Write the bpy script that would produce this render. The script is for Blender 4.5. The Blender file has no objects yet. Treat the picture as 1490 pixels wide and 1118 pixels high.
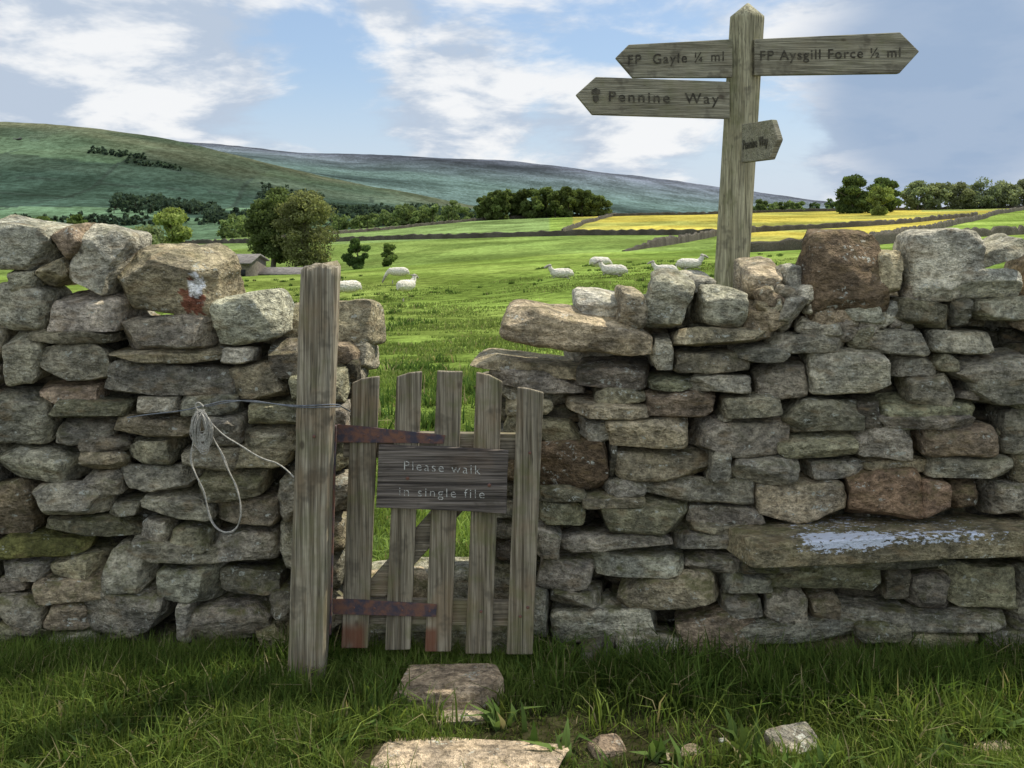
import bpy, math, numpy as np
from mathutils import Vector, Matrix
R = np.random.RandomState
F = 1448.0; CH = 1.6; HV = 320.0
scene = bpy.context.scene

# ------------------------------------------------------------------ helpers
def W(u, v, d):
    return np.array([(u-745.0)*d/F, d, CH-(v-HV)*d/F])

def vnoise(P, seed=0):
    P = np.asarray(P, float)
    I = np.floor(P).astype(np.int64); f = P-I; f = f*f*(3-2*f)
    def h(a, b, c):
        n = (a*374761393 + b*668265263 + c*1442695041 + seed*974711) & 0xffffffff
        n = ((n ^ (n >> 13))*1274126177) & 0xffffffff
        n = ((n ^ (n >> 15))*2246822519) & 0xffffffff
        return ((n ^ (n >> 16)) & 0xffff)/32767.5-1
    r = 0
    for dx in (0, 1):
        for dy in (0, 1):
            for dz in (0, 1):
                w = (f[:, 0] if dx else 1-f[:, 0])*(f[:, 1] if dy else 1-f[:, 1])*(f[:, 2] if dz else 1-f[:, 2])
                r = r+w*h(I[:, 0]+dx, I[:, 1]+dy, I[:, 2]+dz)
    return r

def fbm(P, o=4, seed=0):
    r = 0; a = 1; P = np.asarray(P, float)
    for i in range(o):
        r = r+a*vnoise(P*(2**i)+i*17.3, seed+i); a *= .5
    return r/1.6

def mk(name, V, faces, mat=None, col=None, smooth=False, parent=None, sharp=None):
    V = np.asarray(V, np.float32)
    me = bpy.data.meshes.new(name)
    me.vertices.add(len(V)); me.vertices.foreach_set('co', V.ravel())
    faces = [np.asarray(f, np.int32) for f in faces if len(f)]
    loops = np.concatenate([f.ravel() for f in faces])
    tot = np.concatenate([np.full(len(f), f.shape[1], np.int32) for f in faces])
    st = np.concatenate([[0], np.cumsum(tot)[:-1]]).astype(np.int32)
    me.loops.add(len(loops)); me.loops.foreach_set('vertex_index', loops)
    me.polygons.add(len(tot)); me.polygons.foreach_set('loop_start', st)
    if smooth: me.polygons.foreach_set('use_smooth', np.ones(len(tot), bool))
    me.update(calc_edges=True)
    if sharp: me.set_sharp_from_angle(angle=math.radians(sharp))
    if col is not None:
        a = me.color_attributes.new('Col', 'FLOAT_COLOR', 'POINT')
        c = np.ones((len(V), 4), np.float32); c[:, :3] = col
        a.data.foreach_set('color', c.ravel())
    if mat: me.materials.append(mat)
    ob = bpy.data.objects.new(name, me); scene.collection.objects.link(ob)
    if parent: ob.parent = parent
    return ob

def empty(name):
    e = bpy.data.objects.new(name, None); scene.collection.objects.link(e); return e

class Acc:
    def __init__(s): s.V = []; s.Q = []; s.T = []; s.C = []; s.n = 0
    def add(s, V, Q=None, T=None, C=(1, 1, 1)):
        s.V.append(V)
        if Q is not None and len(Q): s.Q.append(np.asarray(Q)+s.n)
        if T is not None and len(T): s.T.append(np.asarray(T)+s.n)
        c = np.empty((len(V), 3)); c[:] = C; s.C.append(c); s.n += len(V)
    def build(s, name, mat, smooth=False, parent=None, sharp=None):
        fs = []
        if s.Q: fs.append(np.concatenate(s.Q))
        if s.T: fs.append(np.concatenate(s.T))
        return mk(name, np.concatenate(s.V), fs, mat, np.concatenate(s.C), smooth, parent, sharp)

# ------------------------------------------------------------------ node helpers
def newmat(name):
    m = bpy.data.materials.new(name); m.use_nodes = True
    nt = m.node_tree; nt.nodes.clear(); return m, nt
def N(nt, t, **k):
    n = nt.nodes.new(t)
    for a, b in k.items(): setattr(n, a, b)
    return n
def L(nt, a, b): nt.links.new(a, b)
def mixc(nt, fac, a, b, bt='MIX'):
    n = nt.nodes.new('ShaderNodeMix'); n.data_type = 'RGBA'; n.blend_type = bt
    for s, x in ((n.inputs[0], fac), (n.inputs[6], a), (n.inputs[7], b)):
        if hasattr(x, 'is_linked'): nt.links.new(x, s)
        elif isinstance(x, (int, float)): s.default_value = x
        else: s.default_value = (*x, 1)
    return n.outputs[2]
def math_(nt, op, a, b=0.0, clamp=False):
    n = nt.nodes.new('ShaderNodeMath'); n.operation = op; n.use_clamp = clamp
    for s, x in ((n.inputs[0], a), (n.inputs[1], b)):
        if hasattr(x, 'is_linked'): nt.links.new(x, s)
        else: s.default_value = x
    return n.outputs[0]
def mrange(nt, v, a, b, c=0., d=1.):
    n = nt.nodes.new('ShaderNodeMapRange'); n.interpolation_type = 'SMOOTHSTEP'
    nt.links.new(v, n.inputs[0])
    for i, x in zip((1, 2, 3, 4), (a, b, c, d)): n.inputs[i].default_value = x
    return n.outputs[0]
def noise(nt, vec, scale, detail=4, rough=.6, dist=0.):
    n = N(nt, 'ShaderNodeTexNoise'); n.inputs['Scale'].default_value = scale
    n.inputs['Detail'].default_value = detail; n.inputs['Roughness'].default_value = rough
    n.inputs['Distortion'].default_value = dist
    if vec is not None: nt.links.new(vec, n.inputs['Vector'])
    return n.outputs[0]
def mapping(nt, vec, scale, rot=(0, 0, 0)):
    n = N(nt, 'ShaderNodeMapping'); n.inputs['Scale'].default_value = scale; n.inputs['Rotation'].default_value = rot
    nt.links.new(vec, n.inputs[0]); return n.outputs[0]
def finish(nt, col, rough=.9, bump=None, bstr=.5, bdist=.01, spec=.2, metal=0):
    b = N(nt, 'ShaderNodeBsdfPrincipled'); b.inputs['Roughness'].default_value = rough
    b.inputs['Specular IOR Level'].default_value = spec; b.inputs['Metallic'].default_value = metal
    if hasattr(col, 'is_linked'): L(nt, col, b.inputs['Base Color'])
    else: b.inputs['Base Color'].default_value = (*col, 1)
    if bump is not None:
        bn = N(nt, 'ShaderNodeBump'); bn.inputs['Strength'].default_value = bstr; bn.inputs['Distance'].default_value = bdist
        L(nt, bump, bn.inputs['Height']); L(nt, bn.outputs[0], b.inputs['Normal'])
    o = N(nt, 'ShaderNodeOutputMaterial'); L(nt, b.outputs[0], o.inputs[0])

# ------------------------------------------------------------------ materials
def stone_mat(name='weathered_stone', moss=1., patch=False):
    m, nt = newmat(name)
    at = N(nt, 'ShaderNodeAttribute', attribute_name='Col')
    tc = N(nt, 'ShaderNodeTexCoord'); P = tc.outputs['Object']
    geo = N(nt, 'ShaderNodeNewGeometry')
    n1 = noise(nt, P, 8, 3, .65); n2 = noise(nt, mapping(nt, P, (1, 1, 1.7)), 34, 4, .68); n3 = noise(nt, P, 130, 2, .7)
    c = mixc(nt, 1, at.outputs[0], mixc(nt, mrange(nt, n1, .32, .68), (.62, .62, .61), (1.36, 1.32, 1.22)), 'MULTIPLY')
    c = mixc(nt, 1, c, mixc(nt, mrange(nt, n2, .34, .66), (.58, .58, .56), (1.34, 1.34, 1.32)), 'MULTIPLY')
    c = mixc(nt, 1, c, mixc(nt, mrange(nt, n3, .3, .7), (.78, .78, .78), (1.22, 1.22, 1.22)), 'MULTIPLY')
    n5 = noise(nt, mapping(nt, P, (1, 1, 2.5)), 11, 2, .6)
    c = mixc(nt, math_(nt, 'MULTIPLY', mrange(nt, n5, .54, .70), .38), c, (.30, .21, .105))
    n6 = noise(nt, P, 55, 3, .75)
    lf = math_(nt, 'MULTIPLY', mrange(nt, n5, .43, .34), mrange(nt, n6, .54, .59))
    c = mixc(nt, math_(nt, 'MULTIPLY', lf, .75), c, (.58, .59, .50))
    df = mrange(nt, n6, .42, .34)
    c = mixc(nt, math_(nt, 'MULTIPLY', df, .55), c, (.06, .053, .038))
    sp = N(nt, 'ShaderNodeSeparateXYZ'); L(nt, P, sp.inputs[0])
    if moss:
        sx = N(nt, 'ShaderNodeSeparateXYZ'); L(nt, geo.outputs['Normal'], sx.inputs[0])
        low = mrange(nt, sp.outputs[2], .0, .95, 1., .28)
        n7 = noise(nt, P, 13, 3, .7)
        mf = math_(nt, 'MULTIPLY', math_(nt, 'MULTIPLY', mrange(nt, sx.outputs[2], .1, .8), low), mrange(nt, n7, .42, .6))
        mf = math_(nt, 'ADD', mf, math_(nt, 'MULTIPLY', math_(nt, 'MULTIPLY', mrange(nt, n7, .54, .68), low), .6), True)
        c = mixc(nt, math_(nt, 'MULTIPLY', mf, .68*moss), c, (.13, .13, .042))
    if patch:   # crustose white lichen growing along the bench's front arris
        n8 = noise(nt, mapping(nt, P, (1, 1, 2.2)), 42, 4, .7)
        ax = math_(nt, 'ABSOLUTE', math_(nt, 'SUBTRACT', sp.outputs[0], 1.14))
        a1 = math_(nt, 'MULTIPLY', mrange(nt, ax, .07, .20, 1, 0), mrange(nt, sp.outputs[2], .445, .485))
        ax2 = math_(nt, 'ABSOLUTE', math_(nt, 'SUBTRACT', sp.outputs[0], 1.48))
        a2 = math_(nt, 'MULTIPLY', mrange(nt, ax2, .1, .34, .62, 0), mrange(nt, sp.outputs[2], .465, .485))
        a1 = math_(nt, 'MULTIPLY', math_(nt, 'ADD', a1, a2, True), mrange(nt, sp.outputs[1], 3.50, 3.54, 1, .35))
        lm = mrange(nt, math_(nt, 'ADD', n8, math_(nt, 'MULTIPLY', a1, .28)), .66, .70)
        lm = math_(nt, 'MULTIPLY', lm, mrange(nt, a1, .02, .2))
        c = mixc(nt, math_(nt, 'MULTIPLY', lm, .95), c, (.70, .74, .82))
    h = math_(nt, 'ADD', math_(nt, 'MULTIPLY', n2, 1.3), math_(nt, 'MULTIPLY', n3, .35))
    h = math_(nt, 'ADD', h, math_(nt, 'MULTIPLY', n1, 1.0))
    finish(nt, c, .92, h, 1.0, .02, .12)
    return m

def wood_mat(name, axis, base, dark, green=.3, rust=False, warm=(.26, .18, .10)):
    m, nt = newmat(name)
    tc = N(nt, 'ShaderNodeTexCoord'); P = tc.outputs['Object']
    sc = (70, 40, 2.2) if axis == 'z' else (2.2, 40, 70)
    g1 = noise(nt, mapping(nt, P, sc), 1, 4, .6, .4)
    g2 = noise(nt, mapping(nt, P, tuple(s*3 if s > 10 else s*2.2 for s in sc)), 1, 2, .6)
    b1 = noise(nt, P, 6, 3, .6)
    c = mixc(nt, mrange(nt, g1, .34, .62), dark, base)
    c = mixc(nt, 1, c, mixc(nt, mrange(nt, g2, .33, .62), (.62, .62, .62), (1.24, 1.24, 1.24)), 'MULTIPLY')
    c = mixc(nt, math_(nt, 'MULTIPLY', mrange(nt, b1, .45, .7), .5), c, warm)
    b2 = noise(nt, P, 9, 3, .7)
    c = mixc(nt, math_(nt, 'MULTIPLY', mrange(nt, b2, .5, .68), green), c, (.14, .15, .05))
    c = mixc(nt, math_(nt, 'MULTIPLY', mrange(nt, b2, .46, .33), .5), c, (.07, .06, .043))
    # cracks
    ck = noise(nt, mapping(nt, P, tuple(s*1.6 if s > 10 else s*.5 for s in sc)), 1, 1, .5)
    ckm = mrange(nt, math_(nt, 'ABSOLUTE', math_(nt, 'SUBTRACT', ck, .5)), .0, .022, 1, 0)
    c = mixc(nt, math_(nt, 'MULTIPLY', ckm, .55), c, (.03, .025, .018))
    vo = N(nt, 'ShaderNodeTexVoronoi'); vo.inputs['Scale'].default_value = 1
    L(nt, mapping(nt, P, (9, 0.01, 5) if axis == 'z' else (5, 0.01, 9)), vo.inputs['Vector'])
    kn = mrange(nt, vo.outputs['Distance'], .04, .11, 1, 0)
    c = mixc(nt, math_(nt, 'MULTIPLY', kn, .75), c, (.06, .045, .03))
    if rust:
        sp = N(nt, 'ShaderNodeSeparateXYZ'); L(nt, P, sp.inputs[0])
        rz = math_(nt, 'MULTIPLY', mrange(nt, sp.outputs[2], .16, .21, 1, 0), mrange(nt, sp.outputs[0], -.53, -.5, 1, 0))
        rz2 = math_(nt, 'MULTIPLY', mrange(nt, sp.outputs[2], .16, .19, 1, 0), math_(nt, 'MULTIPLY', mrange(nt, sp.outputs[0], -.32, -.30), mrange(nt, sp.outputs[0], -.27, -.255, 1, 0)))
        rf = math_(nt, 'MULTIPLY', math_(nt, 'ADD', rz, rz2, True), mrange(nt, b1, .3, .5))
        c = mixc(nt, math_(nt, 'MULTIPLY', rf, .85), c, (.17, .065, .035))
    h = math_(nt, 'ADD', g1, math_(nt, 'MULTIPLY', g2, .7))
    finish(nt, c, .85, h, .8, .007, .2)
    return m

def simple_mat(name, a, b, scale=30, rough=.8, bump=.4, metal=0, dist=.004, lo=.35, hi=.65):
    m, nt = newmat(name)
    tc = N(nt, 'ShaderNodeTexCoord'); n = noise(nt, tc.outputs['Object'], scale, 4, .65)
    c = mixc(nt, mrange(nt, n, lo, hi), a, b)
    finish(nt, c, rough, n, bump, dist, .3, metal); return m

def leaf_mat(name, trans=.35, tint=(1.2, 1.2, .8)):
    m, nt = newmat(name)
    at = N(nt, 'ShaderNodeAttribute', attribute_name='Col'); c = at.outputs[0]
    d = N(nt, 'ShaderNodeBsdfDiffuse'); t = N(nt, 'ShaderNodeBsdfTranslucent')
    L(nt, c, d.inputs[0]); c2 = mixc(nt, 1, c, tint, 'MULTIPLY'); L(nt, c2, t.inputs[0])
    mx = N(nt, 'ShaderNodeMixShader'); mx.inputs[0].default_value = trans
    L(nt, d.outputs[0], mx.inputs[1]); L(nt, t.outputs[0], mx.inputs[2])
    o = N(nt, 'ShaderNodeOutputMaterial'); L(nt, mx.outputs[0], o.inputs[0]); return m

def ground_mat():
    m, nt = newmat('grassland')
    at = N(nt, 'ShaderNodeAttribute', attribute_name='Col')
    tc = N(nt, 'ShaderNodeTexCoord'); P = tc.outputs['Object']
    c = at.outputs[0]
    n1 = noise(nt, P, 14, 3, .7); n2 = noise(nt, P, 1.3, 4, .7); n3 = noise(nt, mapping(nt, P, (1, .6, 1)), .08, 4, .65); n4 = noise(nt, P, .006, 5, .7)
    for n, lo, hi in ((n1, .7, 1.3), (n2, .62, 1.35), (n3, .72, 1.26), (n4, .72, 1.28)):
        c = mixc(nt, 1, c, mixc(nt, mrange(nt, n, .36, .64), (lo, lo, lo*.95), (hi, hi, hi)), 'MULTIPLY')
    finish(nt, c, 1, math_(nt, 'ADD', n1, n2), .5, .05, 0)
    return m

M_stone = stone_mat()
M_bench = stone_mat('bench_stone', .8, True)
M_flag = stone_mat('sandstone_flag', 0)
M_ground = ground_mat()
M_leaf = leaf_mat('foliage', .42)
M_grass = leaf_mat('grass_blades', .38)
M_post = wood_mat('weathered_oak_post', 'z', (.36, .315, .225), (.175, .145, .095), .3)
M_picket = wood_mat('weathered_picket_wood', 'z', (.30, .26, .185), (.14, .115, .075), .4, True)
M_rail = wood_mat('weathered_rail_wood', 'x', (.26, .225, .16), (.12, .10, .07), .35)
M_plaque = wood_mat('plaque_wood', 'x', (.20, .17, .14), (.05, .042, .036), .0, False, (.18, .13, .09))
M_arm = wood_mat('fingerpost_arm_wood', 'x', (.30, .28, .195), (.195, .18, .12), .25, False, (.26, .23, .15))
M_fpost = wood_mat('fingerpost_oak', 'z', (.40, .37, .235), (.22, .20, .12), .4, False, (.30, .265, .155))
M_bark = simple_mat('bark', (.06, .05, .035), (.16, .14, .10), 6)
M_rust = simple_mat('rusty_iron', (.055, .05, .065), (.19, .09, .055), 22, .75, .6)
M_black = simple_mat('engraved_letters', (.035, .03, .02), (.10, .09, .06), 60)
M_white = simple_mat('worn_white_letters', (.13, .12, .105), (.55, .54, .48), 120, .9, .3, 0, .002, .38, .56)
M_wire = simple_mat('galvanised_wire', (.10, .11, .12), (.2, .21, .22), 50, .5)
M_twine = simple_mat('baler_twine', (.26, .25, .21), (.50, .47, .40), 160)
M_wool = simple_mat('wool', (.50, .45, .35), (.74, .70, .60), 18, 1, .8, 0, .03)
M_skin = simple_mat('sheep_face', (.26, .22, .19), (.46, .42, .35), 12)
M_roof = simple_mat('stone_slates', (.12, .11, .10), (.22, .20, .18), 3, .9, .5, 0, .05)
M_barn = simple_mat('barn_stone', (.12, .10, .08), (.22, .19, .15), 4, .9, .5, 0, .05)
M_dark = simple_mat('dark_opening', (.02, .02, .02), (.03, .03, .03), 4)
M_bird = simple_mat('feathers', (.02, .02, .02), (.04, .04, .04), 40)

# ------------------------------------------------------------------ terrain
US = np.array([-600, 0, 130, 250, 450, 700, 830, 1000, 1200, 1490, 2100], float)
TD = [
 (12,   [549]*11),
 (20,   [496]*11),
 (35,   [462, 460, 459, 458, 456, 450, 440, 432, 425, 418, 415]),
 (50,   [445, 444, 442, 440, 438, 426, 404, 393, 385, 375, 370]),
 (65,   [420, 418, 417, 415, 410, 400, 390, 381, 372, 362, 360]),
 (120,  [402, 400, 398, 397, 394, 374, 366, 361, 354, 345, 340]),
 (200,  [385, 380, 376, 370, 360, 350, 345, 340, 334, 323, 320]),
 (300,  [370, 364, 360, 355, 345, 333, 326, 321, 315, 308, 305]),
 (420,  [366, 360, 357, 353, 338, 319, 314, 311, 307, 302, 300]),
 (500,  [368, 362, 359, 356, 342, 323, 319, 316, 311, 307, 305]),
 (800,  [374, 368, 364, 360, 352, 348, 346, 342, 337, 334, 330]),
 (1200, [330, 332, 332, 331, 331, 332, 334, 335, 335, 335, 335]),
 (1800, [262, 266, 270, 280, 300, 318, 326, 330, 332, 335, 335]),
 (2600, [160, 171, 177, 200, 250, 300, 322, 328, 330, 335, 335]),
 (3200, [205, 212, 216, 226, 262, 306, 324, 330, 332, 335, 335]),
 (4500, [212, 214, 218, 225, 246, 270, 290, 310, 325, 335, 335]),
 (6000, [190, 196, 199, 200, 221, 227, 239, 262, 291, 325, 330]),
 (7500, [230, 235, 238, 240, 255, 262, 272, 290, 310, 330, 335]),
]
LD = np.log([t[0] for t in TD]); TV = np.array([t[1] for t in TD], float)
uf = np.arange(-600, 2101, 10.); lf_ = np.linspace(LD[0], LD[-1], 500)
G0 = np.array([np.interp(uf, US, r) for r in TV])
k = np.exp(-.5*(np.arange(-6, 7)/3.)**2); k /= k.sum()
G0 = np.array([np.convolve(np.pad(r, 6, 'edge'), k, 'valid') for r in G0])
G1 = np.array([np.interp(lf_, LD, G0[:, j]) for j in range(len(uf))]).T
k2 = np.exp(-.5*(np.arange(-8, 9)/3.)**2); k2 /= k2.sum()
G1 = np.array([np.convolve(np.pad(G1[:, j], 8, 'edge'), k2, 'valid') for j in range(len(uf))]).T
ground12 = CH-(549-HV)*12/F
def ground_z(x, y):
    x = np.atleast_1d(np.asarray(x, float)); y = np.atleast_1d(np.asarray(y, float))
    yy = np.maximum(y, 12.); u = np.clip(745+F*x/yy, -600, 2099); l = np.clip(np.log(yy), lf_[0], lf_[-1]-1e-6)
    fu = (u+600)/10.; iu = np.clip(fu.astype(int), 0, len(uf)-2); fu = fu-iu
    fl = (l-lf_[0])/(lf_[1]-lf_[0]); il = np.clip(fl.astype(int), 0, len(lf_)-2); fl = fl-il
    v = (G1[il, iu]*(1-fu)+G1[il, iu+1]*fu)*(1-fl)+(G1[il+1, iu]*(1-fu)+G1[il+1, iu+1]*fu)*fl
    z = CH-(v-HV)*yy/F
    near = np.where(y < 4.6, 0., (y-4.6)/(12-4.6)*ground12)
    z = np.where(y < 12, near, z)
    z = z+fbm(np.stack([x/25, y/25, y*0], 1), 3, 5)*.25*np.clip((y-12)/50, 0, 1)
    z = z+fbm(np.stack([x/420, y/420, y*0], 1), 5, 9)*17*np.clip((y-900)/900, 0, 1)
    z = z+.02*vnoise(np.stack([x*2.2, y*2.2, y*0], 1), 3)*np.clip((y-1)/2, 0, 1)*(y < 30)
    return z
def gz(x, y): return float(ground_z(x, y)[0])
def gpt(u, d):
    x = (u-745)*d/F; return np.array([x, d, gz(x, d)])

ys = np.concatenate([np.linspace(-30, 2, 20), np.linspace(2.2, 12, 60), np.exp(np.linspace(np.log(12.2), np.log(7800), 520))])
qs = np.concatenate([np.linspace(-1.6, -.62, 40), np.linspace(-.61, .61, 520), np.linspace(.62, 1.6, 40)])
QQ, YY = np.meshgrid(qs, ys); XX = QQ*np.sqrt(YY**2+64)
x = XX.ravel(); y = YY.ravel(); z = ground_z(x, y)
nr, nc = YY.shape
idx = np.arange(nr*nc).reshape(nr, nc)
Qf = np.stack([idx[:-1, :-1].ravel(), idx[:-1, 1:].ravel(), idx[1:, 1:].ravel(), idx[1:, :-1].ravel()], 1)
u = 745+F*x/np.maximum(y, 12)
col = np.zeros((len(x), 3)); col[:] = (.17, .24, .052)
def setc(mask, c, w=1.):
    w = (np.asarray(mask, float)*w)[:, None]; col[:] = col*(1-w)+np.array(c)*w
n_a = fbm(np.stack([x/9, y/14, y*0], 1), 4, 21)
setc(np.clip(n_a*1.5, 0, 1)*(y > 10), (.24, .285, .08), .6)
setc(np.clip(-n_a*1.6, 0, 1)*(y > 10), (.105, .165, .038), .6)
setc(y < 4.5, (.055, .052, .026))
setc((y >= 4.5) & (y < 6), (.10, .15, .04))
setc((y > 110) & (y <= 215) & (u < 1040), (.14, .195, .06), .6)
setc((y > 215) & (y < 420) & (u < 800), (.15, .21, .075))
w5 = np.interp(u, [820, 1000, 1040, 1095, 1230, 1340, 1490, 1700], [205, 190, 180, 115, 125, 150, 350, 420])
yel = (u > 835) & (y > w5) & (y < 415)
ny = fbm(np.stack([x/20, y/40, y*0], 1), 4, 31)
setc(yel, (.40, .335, .07)); setc(yel*np.clip(ny*1.8+.12, 0, 1), (.23, .245, .07), .85)
setc((u > 1340) & (y > 350) & (y < 500), (.14, .20, .07), .6)
setc((y >= 415) & (y < 900), (.10, .145, .058))
hs = (y >= 900) & (y < 3000)
ca = np.floor(x/260+.25*np.sin(y/300)); cb = np.floor(y/210+.3*np.sin(x/170))
hh = (np.sin(ca*127.1+cb*311.7)*43758.5453) % 1
base = np.array([.042, .070, .054])[None]*(.72+.65*hh[:, None])  # dark blue-green fields: distance haze and hillside shade are in the colour
base = base+np.where(hh[:, None] > .72, np.array([[.028, .042, .012]]), 0)
t = np.clip((y-1900)/600, 0, 1)[:, None]
nm = fbm(np.stack([x/220, y/500, y*0], 1), 5, 41)[:, None]
nl_ = fbm(np.stack([x/420, y/260, y*0], 1), 5, 43)[:, None]
moor = np.array([.10, .108, .07])+np.clip(nl_*1.4, -.6, 1)*np.array([.085, .07, .045])
cc = np.clip((base*(1-t)+moor*t)*(1+.6*nm), .015, 1)
col[hs] = cc[hs]
fa = (x/260+.25*np.sin(y/300)) % 1; fb = (y/210+.3*np.sin(x/170)) % 1
edge = ((fa < .035) | (fb < .06)) & hs & (y < 2200)
setc(edge, (.03, .042, .035), .7)
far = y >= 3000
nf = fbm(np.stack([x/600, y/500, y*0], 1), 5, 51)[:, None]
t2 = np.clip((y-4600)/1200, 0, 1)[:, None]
fc = np.array([.080, .118, .112])*(1-t2)+np.array([.095, .105, .135])*t2  # blue-grey of the far ridge is aerial haze put into the albedo
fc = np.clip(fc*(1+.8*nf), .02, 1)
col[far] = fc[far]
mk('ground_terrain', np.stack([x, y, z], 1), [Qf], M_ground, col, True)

# ------------------------------------------------------------------ rocks
def cube_tmpl(n):
    m = {}; V = []; Q = []
    def vid(i, j, k):
        key = (i, j, k)
        if key not in m: m[key] = len(V); V.append((i/n*2-1, j/n*2-1, k/n*2-1))
        return m[key]
    for a in range(n):
        for b in range(n):
            for s in (0, n):
                f = [(s, a, b), (s, a+1, b), (s, a+1, b+1), (s, a, b+1)]
                if s == 0: f = f[::-1]
                Q.append([vid(*p) for p in f])
                f = [(a, s, b), (a, s, b+1), (a+1, s, b+1), (a+1, s, b)]
                if s == 0: f = f[::-1]
                Q.append([vid(*p) for p in f])
                f = [(a, b, s), (a+1, b, s), (a+1, b+1, s), (a, b+1, s)]
                if s == 0: f = f[::-1]
                Q.append([vid(*p) for p in f])
    return np.array(V), np.array(Q)
TM = {n: cube_tmpl(n) for n in (5, 8, 14, 22, 44)}
PAL = {'g': (.345, .315, .25), 'b': (.40, .34, .235), 'o': (.29, .27, .185), 'p': (.345, .27, .19), 'r': (.235, .165, .11),
       'w': (.57, .53, .44), 'l': (.47, .435, .345), 'd': (.17, .155, .12), 'm': (.19, .19, .07), 's': (.45, .345, .245), 'k': (.09, .08, .06)}  # last entry: stone colour blackened to stand for shadow in the gaps
def rock(acc, c, s, seed, cat=None, rot=0., n=14, box=9., jit=.17, amp=1., tilt=(0, 0), cuts=7, paint=None):
    r = R(seed); P, Q = TM[n]
    p = P.copy(); q = p/((np.abs(p)**box).sum(1)**(1/box))[:, None]
    nrm = np.sign(q)*np.abs(q)**3; nrm /= np.linalg.norm(nrm, axis=1)[:, None]
    cj = r.uniform(-jit, jit, (2, 2, 2, 3)); h = (q+1)/2; d = 0
    for i in (0, 1):
        for j in (0, 1):
            for k_ in (0, 1):
                w = (h[:, 0] if i else 1-h[:, 0])*(h[:, 1] if j else 1-h[:, 1])*(h[:, 2] if k_ else 1-h[:, 2])
                d = d+w[:, None]*cj[i, j, k_]*np.array([1, 1, 1.25])
    q = q+d
    for i in range(cuts):
        nn = r.normal(size=3)*np.array([1, .9, 1]); nn /= np.linalg.norm(nn)
        if i % 2 == 0: nn[1] = -abs(nn[1])
        dd = np.abs(nn).sum()*r.uniform(.62, .88); t_ = q@nn-dd
        q = q-np.maximum(t_, 0)[:, None]*nn
    s = np.asarray(s, float); V = q*s
    ms = min(s)
    off = r.uniform(-50, 50, 3)
    st = fbm(V*np.array([9, 9, 16])+off, 2, 5)
    stp = np.round(st*4)/4*.65+st*.35
    dsp = fbm(V/(ms*1.1)+off, 3, 3)*ms*.065*amp+stp*.0085*amp*min(1, ms/.05)+fbm(V*40+off, 3, 7)*.003*amp
    lay = fbm(V*np.array([5, 5, 45])+off, 2, 11)*.0045*amp
    V = V+nrm*(dsp+lay)[:, None]
    cr, sr = math.cos(rot), math.sin(rot)
    V = V@np.array([[cr, 0, -sr], [0, 1, 0], [sr, 0, cr]]).T
    ta, tb = tilt[0]+r.normal()*.09, tilt[1]+r.normal()*.09
    ca_, sa_ = math.cos(ta), math.sin(ta); V = V@np.array([[1, 0, 0], [0, ca_, -sa_], [0, sa_, ca_]]).T
    cb_, sb_ = math.cos(tb), math.sin(tb); V = V@np.array([[cb_, -sb_, 0], [sb_, cb_, 0], [0, 0, 1]]).T
    if cat is None: cat = 'gggggbbooopld'[r.randint(13)]
    colr = np.array(PAL[cat])*r.uniform(.7, 1.22)*(1+r.normal(size=3)*.02)
    V = V+np.asarray(c)
    C = np.tile(colr, (len(V), 1))
    if paint is not None: C = paint(V, C)
    acc.add(V, Q, None, C)

def front_y(zz): return 3.6+.07*zz
def px_rock(acc, e, seed, y=None, hd=None, cope=False, paint=None):
    x0, y0, x1, y1 = e[:4]; cat = e[4] if len(e) > 4 else None; rot = -math.radians(e[5]) if len(e) > 5 else 0
    r = R(seed+999)
    if not rot and not cope: rot = r.normal()*.022
    vc = (y0+y1)/2; yf = 3.6
    if y is None:
        for _ in range(3): yf = front_y(CH-(vc-HV)*yf/F)
        yf += r.uniform(-.045, .022)
    else: yf = y
    wpx, hpx = x1-x0, y1-y0
    sx = wpx/2*yf/F; sz = hpx/2*yf/F
    if abs(rot) > .1:
        c_, s_ = abs(math.cos(rot)), abs(math.sin(rot)); det = c_*c_-s_*s_
        a = (sx*c_-sz*s_)/det; b = (sz*c_-sx*s_)/det
        if a > .02 and b > .02: sx, sz = a, b
    if hd is None: hd = r.uniform(.10, .15) if not cope else r.uniform(.12, .18)
    c = W((x0+x1)/2, vc, yf); c[1] = yf+hd
    big = max(wpx, hpx) > 85
    g = 1.06 if cope else 1.015
    rock(acc, c, (sx*g, hd, sz*g), seed, cat, rot, 44 if paint else (22 if big else 14), 9. if not cope else 6.5, .16 if not cope else .2, 1. if not cope else 1.25, cuts=7 if not cope else 10, paint=paint)

def courses(acc, x0, x1, z0, ztop, yc, hd, rowh, seed, batter=.07, n=8, wmin=.12, wmax=.34, cats=None):
    r = R(seed); zc = z0
    while zc < 2:
        h = rowh*r.uniform(.7, 1.35); xx = x0-r.uniform(0, .1); any_ = False
        while xx < x1:
            w = r.uniform(wmin, wmax)
            if xx+w > x1: w = max(x1-xx, .05)
            if zc+h*.6 < ztop(xx+w/2):
                any_ = True
                rock(acc, (xx+w/2, yc+batter*zc+r.uniform(-.015, .015), zc+h/2), (w/2*1.03, hd, h/2*1.08), r.randint(1 << 30), cats, 0, n, 5, .15)
            xx += w
        zc += h
        if not any_: break

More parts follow.
